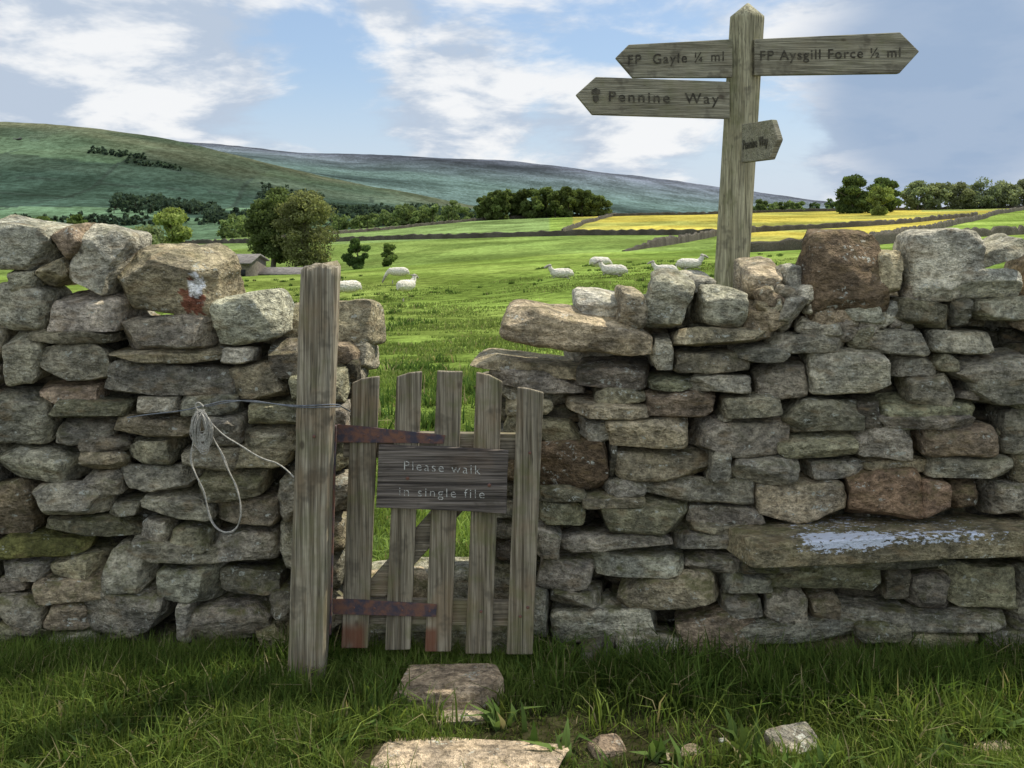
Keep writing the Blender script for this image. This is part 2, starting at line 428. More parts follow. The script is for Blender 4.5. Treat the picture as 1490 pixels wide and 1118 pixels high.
# left wall ---------------------------------------------------------------
LS = [(170,460,305,512,'g'),(40,482,163,503,'o'),(0,487,55,560,'g'),(50,505,157,560,'g'),(155,510,325,532,'b'),(323,510,365,535,'l'),
(152,532,338,580,'g'),(337,533,418,585,'b'),(55,560,150,588,'p'),(-30,572,64,650,'g'),(64,585,185,612,'o'),(75,612,165,640,'g'),(188,580,256,608,'g'),
(258,577,340,615,'g'),(355,588,435,625,'o'),(165,608,285,640,'b',4),(285,610,350,650,'g'),(350,625,430,655,'g'),(105,638,185,662,'g'),(185,638,255,678,'o'),
(255,650,335,690,'g'),(335,650,425,680,'b'),(-20,650,105,712,'g',8),(105,662,175,688,'b'),(120,688,175,722,'g'),(175,683,285,722,'g'),(285,690,385,725,'o'),
(-30,700,47,782,'p'),(47,712,150,755,'g'),(150,732,200,757,'g'),(200,722,310,757,'g'),(312,725,410,765,'b'),(55,757,200,787,'o'),(-20,782,120,812,'m'),
(200,762,245,795,'g'),(245,770,305,808,'o'),(308,775,405,818,'g'),(180,793,315,825,'g',5),(-10,812,70,842,'g'),(72,810,150,845,'b'),(150,800,220,865,'g'),
(40,845,165,880,'b'),(222,825,320,885,'g'),(320,835,415,868,'d'),(-10,842,40,875,'g'),(-10,875,58,925,'g'),(55,880,120,918,'b'),(118,865,245,930,'g'),
(275,885,390,945,'g'),(250,885,275,940,'l'),(390,868,440,905,'d'),(-20,918,60,948,'o'),(60,922,150,952,'g'),(170,935,290,968,'g'),(290,945,360,975,'o'),
(150,925,200,945,'d'),(358,900,436,980,'b',-30),(405,690,440,760,'g'),(405,765,440,830,'g'),(385,500,440,548,'d'),(418,548,500,590,'o'),(430,592,500,640,'g'),
(430,640,498,700,'o'),(430,700,498,752,'g'),(430,755,498,815,'b'),(430,815,495,870,'g'),(430,870,495,940,'g')]
LC = [(-40,315,70,390,'w',5),(66,322,122,380,'p',-35),(84,322,186,437,'l',20),(45,372,98,420,'b',-30),(168,366,318,462,'b',5),(300,418,408,512,'l',-16),
(-15,418,70,485,'l',5),(68,430,165,486,'l'),(0,385,50,425,'g')]
LB = [(412,445,545,508,'b'),(490,503,540,542,'g'),(425,540,512,590,'b')]
def paint_left(V, C):
    a = W(284, 416, 3.66); b = W(279, 440, 3.66)
    f = fbm(V*45, 3, 8)
    da = np.hypot((V[:, 0]-a[0]-.15*(V[:, 2]-a[2]))/.034, (V[:, 2]-a[2])/.056)+f*.5
    db = np.hypot((V[:, 0]-b[0])/.048, (V[:, 2]-b[2])/.07)+f*.7
    fr = V[:, 1] < 3.80
    C[(db < .95) & fr] = (.24, .10, .065); C[(da < .8) & (f > -.42) & fr] = (.88, .88, .92)
    return C
A = Acc()
for i, e in enumerate(LS): px_rock(A, e, 100+i)
for i, e in enumerate(LC): px_rock(A, e, 300+i, y=3.66, cope=True, paint=paint_left if i == 4 else None)
for i, e in enumerate(LB): px_rock(A, e, 350+i, y=3.95, hd=.14)
lt = lambda xx: 1.17 if xx < -1.05 else 1.02
courses(A, -2.0, -.62, -.05, lt, 3.855, .11, .07, 11, n=8, cats='k')  # recessed filler behind the face; gap shadow put into its near-black colour
courses(A, -6, -.60, -.05, lambda xx: 1.27 if xx < -1.15 else 1.1, 4.06, .15, .09, 12, batter=-.05, n=8, wmin=.15, wmax=.4)
courses(A, -6, -1.9, -.05, lambda xx: 1.17, 3.71, .12, .10, 13, n=14, wmin=.15, wmax=.4)
rr = R(5)
for xx in np.arange(-6, -2.0, .24):
    rock(A, (xx, 3.85, 1.28+rr.uniform(-.03, .04)), (.13, .17, rr.uniform(.1, .16)), int(xx*100)+5000, None, rr.uniform(-.4, .4), 14, 4.2, .2, 1.2, cuts=8)
for xx in np.arange(-1.9, -.75, .2):
    rock(A, (xx, 4.02, 1.13+rr.uniform(-.03, .02)), (.12, .13, .1), int(xx*100)+6000, None, rr.uniform(-.3, .3), 14, 4.2, .2, 1.2, cuts=8)
lw = A.build('dry_stone_wall', M_stone, True, None, 36)

def box_obj(name, lo, hi, mat, parent=None):
    lo = np.array(lo, float); hi = np.array(hi, float)
    V = np.array([[(lo, hi)[i][0], (lo, hi)[j][1], (lo, hi)[k_][2]] for i in (0, 1) for j in (0, 1) for k_ in (0, 1)])
    Q = [(0, 1, 3, 2), (4, 6, 7, 5), (0, 4, 5, 1), (2, 3, 7, 6), (0, 2, 6, 4), (1, 5, 7, 3)]
    return mk(name, V, [Q], mat, np.full((8, 3), .1), False, parent)
box_obj('rubble_core', (-6, 3.90, -.05), (-.76, 4.04, .98), M_stone, lw)

# right wall --------------------------------------------------------------
RS = [(985,485,1125,510,'b'),(1125,487,1243,515,'g'),(1243,470,1278,512,'o'),(1275,475,1365,520,'g',6),(1365,485,1460,520,'g'),(950,490,985,545,'g'),(982,515,1090,550,'o'),
(1075,508,1150,530,'g'),(1180,515,1302,578,'l'),(1100,530,1180,582,'g'),(1302,515,1367,550,'g'),(1367,518,1402,545,'o'),(1400,522,1520,552,'g',-5),(945,550,1010,572,'o'),
(1010,550,1095,578,'g'),(940,573,1050,610,'p'),(1055,580,1145,615,'o'),(1147,585,1258,640,'g'),(1325,545,1395,585,'g'),(1285,580,1420,612,'o'),(1420,552,1520,592,'g'),
(895,608,1010,655,'b'),(1010,610,1145,665,'g'),(1255,585,1290,625,'d'),(1253,625,1345,670,'g'),(1345,622,1460,668,'p'),(1290,608,1430,626,'g'),(1145,640,1250,668,'o'),
(1460,595,1520,668,'g'),(892,652,1035,702,'b'),(1035,665,1070,712,'g'),(1070,665,1172,705,'g'),(785,645,885,715,'r'),(1110,700,1234,762,'b'),(1236,688,1340,758,'r'),
(1342,700,1388,755,'r',6),(1386,700,1436,755,'r',-6),(1172,670,1255,698,'g'),(1255,668,1360,690,'b'),(1360,668,1480,700,'g'),(1440,708,1520,757,'g'),(945,703,1105,738,'g',3),(880,703,942,728,'g'),
(850,727,938,742,'b'),(785,715,850,737,'o'),(785,738,850,775,'o'),(872,740,1005,785,'o'),(1005,740,1115,765,'g'),(1005,765,1075,780,'o'),(820,780,975,812,'g'),
(985,780,1060,805,'g'),(780,775,818,815,'g'),(780,818,868,862,'g'),(868,812,1000,850,'g'),(1000,808,1085,838,'g'),(1055,838,1125,872,'g'),(1125,832,1290,865,'o'),
(1290,828,1330,880,'d'),(1325,838,1390,892,'g'),(1390,830,1485,895,'o'),(910,842,1055,890,'b',-5),(805,865,880,890,'g'),(800,885,975,940,'l',-3),(1055,872,1122,905,'g'),
(1120,865,1180,912,'g'),(1180,868,1225,905,'b'),(1222,888,1325,912,'g'),(1060,905,1250,938,'g'),(1325,895,1470,925,'g'),(990,905,1112,1003,'p',0),(838,945,895,992,'g'),
(897,935,995,994,'g'),(1165,938,1280,978,'p'),(1120,940,1165,985,'o'),(1280,918,1430,975,'b'),(1430,925,1520,970,'g'),(795,985,890,1020,'b'),(772,865,802,935,'g'),
(1250,912,1330,938,'o'),(1485,830,1530,925,'g'),(1080,820,1200,840,'d'),(1210,820,1400,836,'d'),(1110,975,1230,1005,'g'),(800,940,840,985,'o'),(1230,970,1330,1000,'o'),
(1395,568,1425,585,'g'),(1050,610,1070,620,'g')]
RC = [(905,425,944,478,'b'),(938,393,1022,490,'g',14),(1020,418,1095,482,'l',6),(1004,402,1042,428,'w'),(1090,383,1140,435,'b'),(1138,390,1176,430,'w'),
(1128,425,1178,486,'g',28),(1178,348,1296,468,'r'),(1230,430,1292,470,'w'),(1284,365,1326,432,'b',8),(1322,335,1432,438,'l'),(1432,340,1510,392,'l',-25),(1400,398,1500,436,'w'),
(1295,432,1400,488,'o',8),(1420,436,1530,472,'g'),(1090,440,1130,485,'p'),(1180,465,1245,490,'g'),(845,430,912,472,'w'),(745,447,950,528,'b',8),(1395,440,1425,480,'g')]
RB = [(694,520,868,560,'b',6,3.78),(715,545,850,580,'g',4,3.76),(850,528,952,562,'d',0,3.70),(735,585,802,612,'b',0,3.74),(725,562,830,592,'g',0,3.80),(825,590,940,612,'b',0,3.64),
(872,566,942,592,'o',0,3.66),(735,612,855,642,'b',8,3.70),(842,610,896,648,'g',0,3.66),(885,645,900,700,'d',0,3.66)]
A = Acc()
for i, e in enumerate(RS): px_rock(A, e, 1100+i)
for i, e in enumerate(RC): px_rock(A, e, 1300+i, y=3.66+(.12 if i in (3, 5, 4, 17) else 0), cope=True)
for i, e in enumerate(RB): px_rock(A, e[:6], 1350+i, y=e[6], hd=.17)
rt = lambda xx: .92 if xx < .5 else 1.17
courses(A, .12, 2.0, -.05, rt, 3.855, .11, .07, 21, n=8, cats='k')  # same blackened filler, shadow between stones carried by colour
courses(A, -.05, .4, -.05, lambda xx: .93, 3.98, .13, .075, 24, n=14)
courses(A, .3, 6, -.05, lambda xx: 1.1, 4.06, .15, .09, 22, batter=-.05, n=8, wmin=.15, wmax=.4)
courses(A, 1.92, 6, -.05, lambda xx: 1.17, 3.71, .12, .10, 23, n=14, wmin=.15, wmax=.4)
for xx in np.arange(2.05, 6, .24):
    rock(A, (xx, 3.85, 1.28+rr.uniform(-.03, .04)), (.13, .17, rr.uniform(.1, .16)), int(xx*100)+7000, None, rr.uniform(-.4, .4), 14, 4.2, .2, 1.2, cuts=8)
for xx in np.arange(.6, 2, .17):
    rock(A, (xx, 4.03, 1.2+rr.uniform(-.03, .05)), (.11, .13, .1), int(xx*100)+8000, 'blwg'[rr.randint(4)], rr.uniform(-.5, .5), 14, 4.2, .2, 1.2, cuts=8)
for i in range(26):
    uu = rr.uniform(1090, 1330); q = W(uu, rr.uniform(425, 480), 3.74)
    rock(A, q, (rr.uniform(.025, .05), .05, rr.uniform(.02, .04)), 8800+i, 'bplwg'[rr.randint(5)], rr.uniform(-.6, .6), 8, 5, .2, 1, cuts=6)
rw = A.build('dry_stone_wall.001', M_stone, True, None, 36)
box_obj('rubble_core', (.3, 3.90, -.05), (6, 4.04, 1.0), M_stone, rw)
# stile threshold stones
A = Acc()
rock(A, (-.27, 3.72, .03), (.36, .13, .10), 71, 'o', 0, 22)
rock(A, (-.13, 3.98, .10), (.24, .12, .10), 72, 'g', 0, 22)
rock(A, (-.46, 3.95, .07), (.15, .12, .12), 73, 'b', .1, 14)
rock(A, (-.30, 4.2, .04), (.32, .12, .09), 74, 'l', 0, 14)
A.build('stile_threshold', M_stone, True, None, 36)
A = Acc()
x0 = W(1074, 800, 3.46)[0]; x1 = 2.45
def pb(V, C): C[:] = (.25, .215, .14); return C
rock(A, ((x0+x1)/2, 3.665, .447), ((x1-x0)/2, .20, .044), 81, 'o', .008, 44, 24, .02, .45, cuts=0, paint=pb)
A.build('stone_bench', M_bench, True, None, 36)

def slab(name, c, s, seed, cat, n=22, rot=0, jit=.22, box=9, cuts=7, tilt=(0, 0), amp=.6):
    A = Acc(); rock(A, c, s, seed, cat, rot, n, box, jit, amp, tilt, cuts); return A.build(name, M_flag, True, None, 40)
slab('stone_step', (-.225, 3.34, .022), (.20, .12, .048), 61, 's', 44, .02, .16, 14, 4, (.06, 0))
slab('loose_stone', (-.18, 3.20, -.008), (.085, .05, .026), 62, 'b', 22, 0, .2, 9, 5)
slab('stone_slab', (-.185, 2.90, -.010), (.30, .155, .038), 67, 's', 44, .02, .26, 12, 8, (.05, 0))
for i, (uu, vv, wp, hp, ct) in enumerate([(880,1095,54,24,'p'),(1155,1085,80,26,'l'),(1052,1081,14,12,'w'),(962,1108,34,14,'b'),(1338,1116,50,14,'b'),(1450,1098,80,18,'b'),(780,1002,26,16,'l'),(1000,1098,36,12,'p')]):
    d = CH*F/(vv-HV); xx = (uu-745)*d/F
    slab('loose_stone', (xx, d, .004), (wp/2*d/F, wp/2.6*d/F, hp/2.2*d/F), 660+i, ct, 14, .0, .25, 5, 9, (.1, .3), 1.)

# ------------------------------------------------------------------ planks
def plank(name, pts, t, mat, parent=None, bevel=.004):
    P = np.array([W(*p) for p in pts]); n = len(P)
    nn = np.zeros(3)
    for i in range(n): nn += np.cross(P[i], P[(i+1) % n])
    nn /= np.linalg.norm(nn)
    if nn[1] < 0: nn = -nn
    else: P = P[::-1]
    B = P+nn*t
    V = np.concatenate([P, B]); me = bpy.data.meshes.new(name)
    faces = [list(range(n)), list(range(2*n-1, n-1, -1))]+[[(i+1) % n, i, n+i, n+(i+1) % n] for i in range(n)]
    me.from_pydata([tuple(v) for v in V], [], faces); me.update()
    ob = bpy.data.objects.new(name, me); scene.collection.objects.link(ob); me.materials.append(mat)
    b = ob.modifiers.new('b', 'BEVEL'); b.width = bevel; b.segments = 2; b.limit_method = 'ANGLE'
    if parent: ob.parent = parent
    return ob

def text_on(s, u0, u1, vc0, vc1, hpx, d0, d1, mat, parent, name, off=.003, wt=.012, sp=1.12):
    cu = bpy.data.curves.new('t', 'FONT'); cu.body = s; cu.extrude = .01; cu.offset = wt; cu.space_character = sp
    o = bpy.data.objects.new('t', cu); scene.collection.objects.link(o)
    bpy.context.view_layer.update()
    dg = bpy.context.evaluated_depsgraph_get(); me = bpy.data.meshes.new_from_object(o.evaluated_get(dg))
    bpy.data.objects.remove(o)
    co = np.array([v.co[:] for v in me.vertices]); lo = co.min(0); hi = co.max(0)
    A0 = W(u0, vc0, d0); A1 = W(u1, vc1, d1); rt_ = A1-A0; up = np.array([0, 0, 1.]); nn = np.cross(rt_, up); nn /= np.linalg.norm(nn)
    if nn[1] > 0: nn = -nn
    hh_ = hpx*(d0+d1)/2/F/.70
    tx = (co[:, 0]-lo[0])/(hi[0]-lo[0])
    V = A0+tx[:, None]*rt_+((co[:, 1]-.35)*hh_)[:, None]*up+nn*(off+co[:, 2:3]*.1)
    for i, v in enumerate(me.vertices): v.co = V[i]
    me.materials.append(mat)
    ob = bpy.data.objects.new(name, me); scene.collection.objects.link(ob); ob.parent = parent

def stud(P, r, mat, parent, name='nail_head'):
    bpy.ops.mesh.primitive_uv_sphere_add(segments=10, ring_count=6, radius=r, location=P)
    o = bpy.context.object; o.scale = (1, .5, 1); o.name = name; o.data.materials.append(mat); o.parent = parent

def loft_post(name, rings, mat, parent=None, seed=0, amp=.002):
    V = []; m = 24
    for (c, hw, hd, ro) in rings:
        a = np.arange(m)/m*2*np.pi+.13
        cx, sy = np.cos(a), np.sin(a); k_ = (np.abs(cx)**14+np.abs(sy)**14)**(-1/14)
        px, py = cx*k_*hw, sy*k_*hd; cr, sr = math.cos(ro), math.sin(ro)
        V.append(np.stack([c[0]+px*cr-py*sr, c[1]+px*sr+py*cr, np.full(m, c[2])], 1))
    V = np.array(V); nrg = len(rings)
    Vf = V.reshape(-1, 3)
    Vf[:, :2] += (amp*fbm(Vf*np.array([30, 30, 4.])+seed, 3, seed))[:, None]
    Q = []
    for i in range(nrg-1):
        for j in range(m): Q.append((i*m+j, i*m+(j+1) % m, (i+1)*m+(j+1) % m, (i+1)*m+j))
    top = Vf[-m:].mean(0)
    Vf = np.vstack([Vf, top]); T = [(((nrg-1)*m+j), ((nrg-1)*m+(j+1) % m), nrg*m) for j in range(m)]
    return mk(name, Vf, [np.array(Q), np.array(T)], mat, None, False, parent), nrg, m
rings = []
b0 = W(447, 1012, 3.42); t0 = W(467, 386, 3.42)
for tt in np.linspace(0, 1, 40):
    c = b0+(t0-b0)*tt; rings.append((c, .0615+.001*math.sin(tt*9), .058, .05))
gp, nrg, m_ = loft_post('gate_post', rings, M_post, None, 3, .0022)
me = gp.data
for i in range((nrg-1)*m_, nrg*m_+1):
    co = me.vertices[i].co; h = vnoise(np.array([[co.x*45, co.y*30, 0]]), 2)[0]
    co.z += .016*h+.008*math.sin(co.x*160)
stud(W(457, 635, 3.355), .006, M_rust, gp)

gate = empty('wooden_gate')
D = 3.47
PK = [[(512,558,D),(528,551,D),(552,548,D),(535,944,D),(496,944,D)],
      [(577,549,D),(595,543,D),(614,541,D),(597,946,D),(560,947,D)],
      [(636,540,D),(655,541,D),(673,541,D),(656,949,D),(618,949,D)],
      [(693,542,D),(712,546,D),(731,556,D),(715,952,D),(677,952,D)],
      [(753,564,D),(770,566,D),(791,572,D),(775,953,D),(737,953,D)]]
for i, p in enumerate(PK): plank('picket_%d' % (i+1), p, .020, M_picket, gate)
D2 = D+.023
plank('top_rail', [(500,628,D2),(765,632,D2),(764,670,D2),(499,666,D2)], .03, M_rail, gate)
plank('bottom_rail', [(488,872,D2),(755,876,D2),(754,912,D2),(487,908,D2)], .03, M_rail, gate)
plank('diagonal_brace', [(518,868,D2+.001),(560,870,D2+.001),(735,676,D2+.001),(690,674,D2+.001)], .026, M_rail, gate)
DS = D-.026
plank('plaque', [(551,648,DS),(600,651,DS),(640,651,DS),(740,657,DS),(738,700,DS),(737,748,DS),(690,745,DS),(620,742,DS),(547,739,DS),(549,700,DS)], .024, M_plaque, gate, .003)
text_on('Please walk', 588, 699, 677, 684, 13, DS, DS, M_white, gate, 'plaque_line_upper', .0006, -.012, 1.25)
text_on('in single file', 581, 705, 715, 719, 13, DS, DS, M_white, gate, 'plaque_line_lower', .0006, -.012, 1.25)
for (uu, vv) in ((593,696),(712,706)): stud(W(uu, vv, DS), .007, M_rust, gate)
DH = D-.008
plank('upper_hinge_strap', [(491,618,DH),(520,620,DH),(648,634,DH),(645,646,DH),(600,645,DH),(490,644,DH)], .006, M_rust, gate, .001)
plank('lower_hinge_strap', [(484,872,DH),(520,873,DH),(636,880,DH),(634,898,DH),(520,895,DH),(484,894,DH)], .006, M_rust, gate, .001)
plank('hinge_post_plate', [(481,620,DH),(489,620,DH),(481,925,DH),(473,925,DH)], .02, M_rust, gate, .002)
for (uu, vv) in ((530,633),(550,635),(585,637),(625,640),(515,884),(545,885),(585,888),(625,889)): stud(W(uu, vv, DH), .0045, M_rust, gate)
for (uu, vv) in ((771,659),(768,884),(757,897),(700,890)): stud(W(uu, vv, D), .006, M_rust, gate)

# ------------------------------------------------------------------ fingerpost
fp = empty('fingerpost_sign')
FD = 4.5; rings = []
b0 = W(1062, 440, FD); t0 = W(1087, 28, FD); b0 = b0+(b0-t0)*.62
for tt in np.linspace(0, 1, 30): rings.append((b0+(t0-b0)*tt, .0605, .0605, math.radians(-50)))
ap = W(1088, 5, FD)
rings.append((t0+(ap-t0)*.15, .060, .060, math.radians(-50))); rings.append((ap, .004, .004, math.radians(-50)))
loft_post('post', rings, M_fpost, fp, 8, .0016)
d = 4.42
plank('gayle_arm', [(1066,57,d),(1066,113,d),(921,113,d-.02),(896,84,d-.02),(915,65,d-.02)], .03, M_arm, fp)
plank('aysgill_arm', [(1098,57,d),(1310,47,d+.02),(1338,75,d+.02),(1309,107,d+.02),(1098,110,d)], .03, M_arm, fp)
plank('pennine_way_arm', [(1062,119,d-.02),(1062,173,d-.02),(862,167,d-.04),(838,138,d-.04),(867,112,d-.04)], .03, M_arm, fp)
plank('pennine_way_small_arm', [(1079,181,4.40),(1122,174,4.12),(1131,203,4.08),(1119,232,4.12),(1078,237,4.40)], .028, M_arm, fp)
text_on('FP  Gayle ¼ ml', 914, 1053, 87, 82, 14, d-.02, d, M_black, fp, 'gayle_lettering', .002, .006, 1.2)
text_on('FP Aysgill Force ½ ml', 1106, 1310, 81, 76, 14, d, d+.02, M_black, fp, 'aysgill_lettering', .002, .006, 1.15)
text_on('Pennine  Way', 886, 1046, 140, 144, 15, d-.04, d-.02, M_black, fp, 'pennine_lettering', .002, .006, 1.25)
text_on('Pennine Way', 1082, 1118, 211, 204, 14, 4.375, 4.135, M_black, fp, 'small_lettering', .004)
plank('acorn_cup', [(861,137,d-.043),(861,131,d-.043),(867,128,d-.043),(873,131,d-.043),(873,137,d-.043)], .004, M_black, fp, .0003)
plank('acorn_nut', [(863,139,d-.043),(871,139,d-.043),(871,146,d-.043),(867,150,d-.043),(863,146,d-.043)], .004, M_black, fp, .0003)

# ------------------------------------------------------------------ wire & twine
def curve(name, pts, r, mat, parent=None):
    cu = bpy.data.curves.new(name, 'CURVE'); cu.dimensions = '3D'; cu.bevel_depth = r; cu.bevel_resolution = 2; cu.resolution_u = 6
    sp = cu.splines.new('NURBS'); sp.points.add(len(pts)-1)
    for i, p in enumerate(pts): sp.points[i].co = (*p, 1)
    sp.use_endpoint_u = True; sp.order_u = 3
    o = bpy.data.objects.new(name, cu); scene.collection.objects.link(o); cu.materials.append(mat)
    if parent: o.parent = parent
    return o
wr = curve('wire', [W(185,608,3.6),W(215,603,3.57),W(260,599,3.55),W(300,590,3.54),W(330,582,3.5),W(370,585,3.45),W(430,591,3.36),W(460,590,3.345),W(492,588,3.37),W(500,594,3.45),W(512,600,3.5)], .0022, M_wire)
curve('wire_strand', [W(300,592,3.54),W(350,580,3.46),W(400,588,3.40),W(432,593,3.355),W(465,593,3.34),W(495,592,3.37)], .0018, M_wire, wr)
tw = empty('baler_twine_rope')
LP = [(288,598),(284,625),(281,645),(277,668),(284,690),(298,718),(303,745),(312,766),(326,776),(343,772),(352,752),(350,730),(343,706),(333,686),(326,664),(314,645),(304,628),(292,600)]
curve('loop', [W(a, b, 3.5+.006*math.sin(i*2.1)) for i, (a, b) in enumerate(LP)], .0026, M_twine, tw)
curve('loop_strand', [W(a+2*math.sin(i*1.7), b+1, 3.497+.006*math.cos(i*2.1)) for i, (a, b) in enumerate(LP)], .002, M_twine, tw)
curve('strand', [W(294,600,3.5),W(318,630,3.5),W(350,648,3.51),W(380,668,3.5),W(410,675,3.48),W(428,695,3.44)], .0026, M_twine, tw)
r = R(77)
for i in range(46):
    pts = [W(291+r.normal()*3, 596, 3.5)]
    w_ = r.uniform(6, 19); bb = r.uniform(630, 658)
    pts += [W(294-w_+r.normal()*3, 615+r.normal()*5, 3.49+r.normal()*.014), W(294-w_*.6, bb, 3.49), W(296+w_*.6, bb+r.normal()*6, 3.48), W(294+w_, 618+r.normal()*6, 3.49+r.normal()*.014), W(292+r.normal()*2, 598, 3.5)]
    curve('tuft_%d' % i, pts, .0012, M_twine, tw)
curve('tail', [W(288,598,3.5),W(282,590,3.49),W(290,584,3.49),W(296,592,3.49)], .003, M_twine, tw)

# ------------------------------------------------------------------ grass blades
def blades(name, x, y, h, w, seed, colA, colB, lean=.5, tint=None):
    n = len(x); r = R(seed); z = ground_z(x, y)-.01
    a = r.uniform(0, 2*np.pi, n); dx, dy = np.cos(a), np.sin(a)
    b = r.uniform(0, 2*np.pi, n); le = np.abs(r.normal(0, lean, n))*h
    lx, ly = np.cos(b)*le, np.sin(b)*le
    P = np.stack([x, y, z], 1); S = np.stack([dx, dy, 0*dx], 1)*w[:, None]/2
    m1 = P+np.stack([lx*.3, ly*.3, h*.55], 1)
    tp = P+np.stack([lx, ly, h*np.clip(1-.25*le/h, .4, 1)], 1)
    V = np.stack([P-S, P+S, m1-S*.8, m1+S*.8, tp], 1).reshape(-1, 3)
    base = np.arange(n)[:, None]*5
    Q = base+np.array([[0, 1, 3, 2]]); T = base+np.array([[2, 3, 4]])
    t = r.uniform(0, 1, n)[:, None]; c = np.array(colA)*(1-t)+np.array(colB)*t
    if tint is not None: c = c*tint[:, None]
    dry = r.uniform(0, 1, n) < .05; c[dry] = (.34, .29, .15)
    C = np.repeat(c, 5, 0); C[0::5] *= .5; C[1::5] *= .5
    return mk(name, V, [Q, T], M_grass, C)
r = R(200)
n = 170000
x = r.uniform(-2.4, 2.4, n); y = r.uniform(2.35, 3.62, n)
SL = ((-.225, 3.34, .18, .10), (-.18, 3.20, .07, .04), (-.185, 2.90, .28, .135), (.27, 2.98, .045, .03), (.83, 3.03, .075, .04), (1.42, 2.98, .07, .04))
def inslab(x, y, k=1.):
    m = np.zeros(len(x), bool)
    for (cx, cy, a, b) in SL: m |= ((np.abs(x-cx)/a/k)**3+(np.abs(y-cy)/b/k)**3) < 1
    return m
def wornf(x, y): return np.clip(1.1-((x-.30)/.55)**2-((y-3.1)/.26)**2, 0, 1)
pn = fbm(np.stack([x*2.6, y*3.2, y*0], 1), 3, 61); pc = fbm(np.stack([x*5, y*7, y*0], 1), 3, 64)
worn = wornf(x, y)
keep = (~inslab(x, y)) & (r.uniform(0, 1, n) > worn*.62) & (pn > -.62+worn*.3)
x, y, pn, worn, pc = x[keep], y[keep], pn[keep], worn[keep], pc[keep]
tall = np.clip((y-2.9)/.6, 0, 1)*.5+np.clip(-x-.45, 0, 1)*.5+np.clip(x-.9, 0, 1)*.4
h = (.04+.07*tall+.05*np.clip(pn, -.8, 1))*r.uniform(.4, 1.4, len(x))*(1-.6*worn); h = np.clip(h, .012, .2)
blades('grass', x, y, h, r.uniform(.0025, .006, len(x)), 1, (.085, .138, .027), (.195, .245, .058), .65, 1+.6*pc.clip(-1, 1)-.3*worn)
def clumps(num, xr, yr, kk, sp, seed, skip=None):
    r = R(seed); X = []; Y = []; T_ = []
    for i in range(num):
        cx = r.uniform(*xr); cy = r.uniform(*yr)
        if -.52 < cx < .06 and cy > 3.3: continue
        if inslab(np.array([cx]), np.array([cy]), 1.15)[0]: continue
        if r.uniform() < wornf(cx, cy)*.7: continue
        X.append(cx+r.normal(0, sp, kk)); Y.append(cy+r.normal(0, sp, kk)); T_.append(np.full(kk, r.uniform(.5, 1.25)))
    return np.concatenate(X), np.minimum(np.concatenate(Y), 3.6), np.concatenate(T_)
x, y, tt = clumps(200, (-2.3, 2.3), (3.22, 3.58), 70, .035, 21)
blades('grass_tufts', x, y, r.uniform(.06, .18, len(x)), r.uniform(.004, .008, len(x)), 2, (.065, .115, .024), (.145, .20, .042), .7, tt)
x, y, tt = clumps(360, (-2.2, 2.2), (2.4, 3.4), 45, .03, 22)
k_ = (x < -.25) | (x > .9) | (r.uniform(0, 1, len(x)) < .3); x, y, tt = x[k_], y[k_], tt[k_]
blades('grass_tufts', x, y, r.uniform(.05, .16, len(x)), r.uniform(.004, .008, len(x)), 12, (.09, .142, .028), (.205, .255, .058), .9, tt)
x, y, tt = clumps(110, (-2.1, 2.1), (2.6, 3.5), 14, .03, 23)
blades('broadleaf_weeds', x, y, r.uniform(.05, .11, len(x)), r.uniform(.018, .034, len(x)), 13, (.09, .155, .035), (.18, .26, .075), 1.0, tt)
n = 50000; x = r.uniform(-7, 7, n); y = r.uniform(-2, 3.6, n); k_ = ((np.abs(x) > 2.3) | (y < 2.4)); x, y = x[k_], y[k_]
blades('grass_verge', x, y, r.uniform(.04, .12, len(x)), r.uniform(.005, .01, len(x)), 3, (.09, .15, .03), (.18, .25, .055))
n = 80000; y = 4.3+8*r.uniform(0, 1, n)**1.3; x = (r.uniform(-.5, .5, n))*y+r.uniform(-.3, .3, n)
pn = fbm(np.stack([x*1.2, y*1.2, y*0], 1), 3, 62); pc = fbm(np.stack([x*3, y*3, y*0], 1), 3, 68)
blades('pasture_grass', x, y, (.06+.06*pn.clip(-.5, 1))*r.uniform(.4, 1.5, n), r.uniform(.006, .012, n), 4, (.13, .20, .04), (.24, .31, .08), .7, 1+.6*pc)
n = 110000; y = np.exp(r.uniform(np.log(11), np.log(60), n)); x = r.uniform(-.36, .4, n)*y
pn = fbm(np.stack([x*.5, y*.5, y*0], 1), 3, 63); k_ = pn > -.1; x, y, pn = x[k_], y[k_], pn[k_]
blades('pasture_grass_far', x, y, r.uniform(.04, .09, len(x))*(1+pn), .012+y*.0006*r.uniform(.6, 1.3, len(x)), 5, (.12, .182, .04), (.25, .30, .09), .5, 1-.35*pn)
x = []; y = []
for i in range(620):
    cy = math.exp(r.uniform(math.log(7), math.log(75))); cx = r.uniform(-.3, .35)*cy; kk = r.randint(15, 60)
    if fbm(np.array([[cx*.15, cy*.1, 0]]), 2, 66)[0] < -.12: continue
    s_ = r.uniform(.05, .22); x.append(cx+r.normal(0, s_, kk)); y.append(cy+r.normal(0, s_, kk))
x = np.concatenate(x); y = np.concatenate(y)
blades('rush_clumps', x, y, r.uniform(.08, .22, len(x)), .018+y*.0004, 6, (.055, .108, .025), (.12, .18, .045), .8)

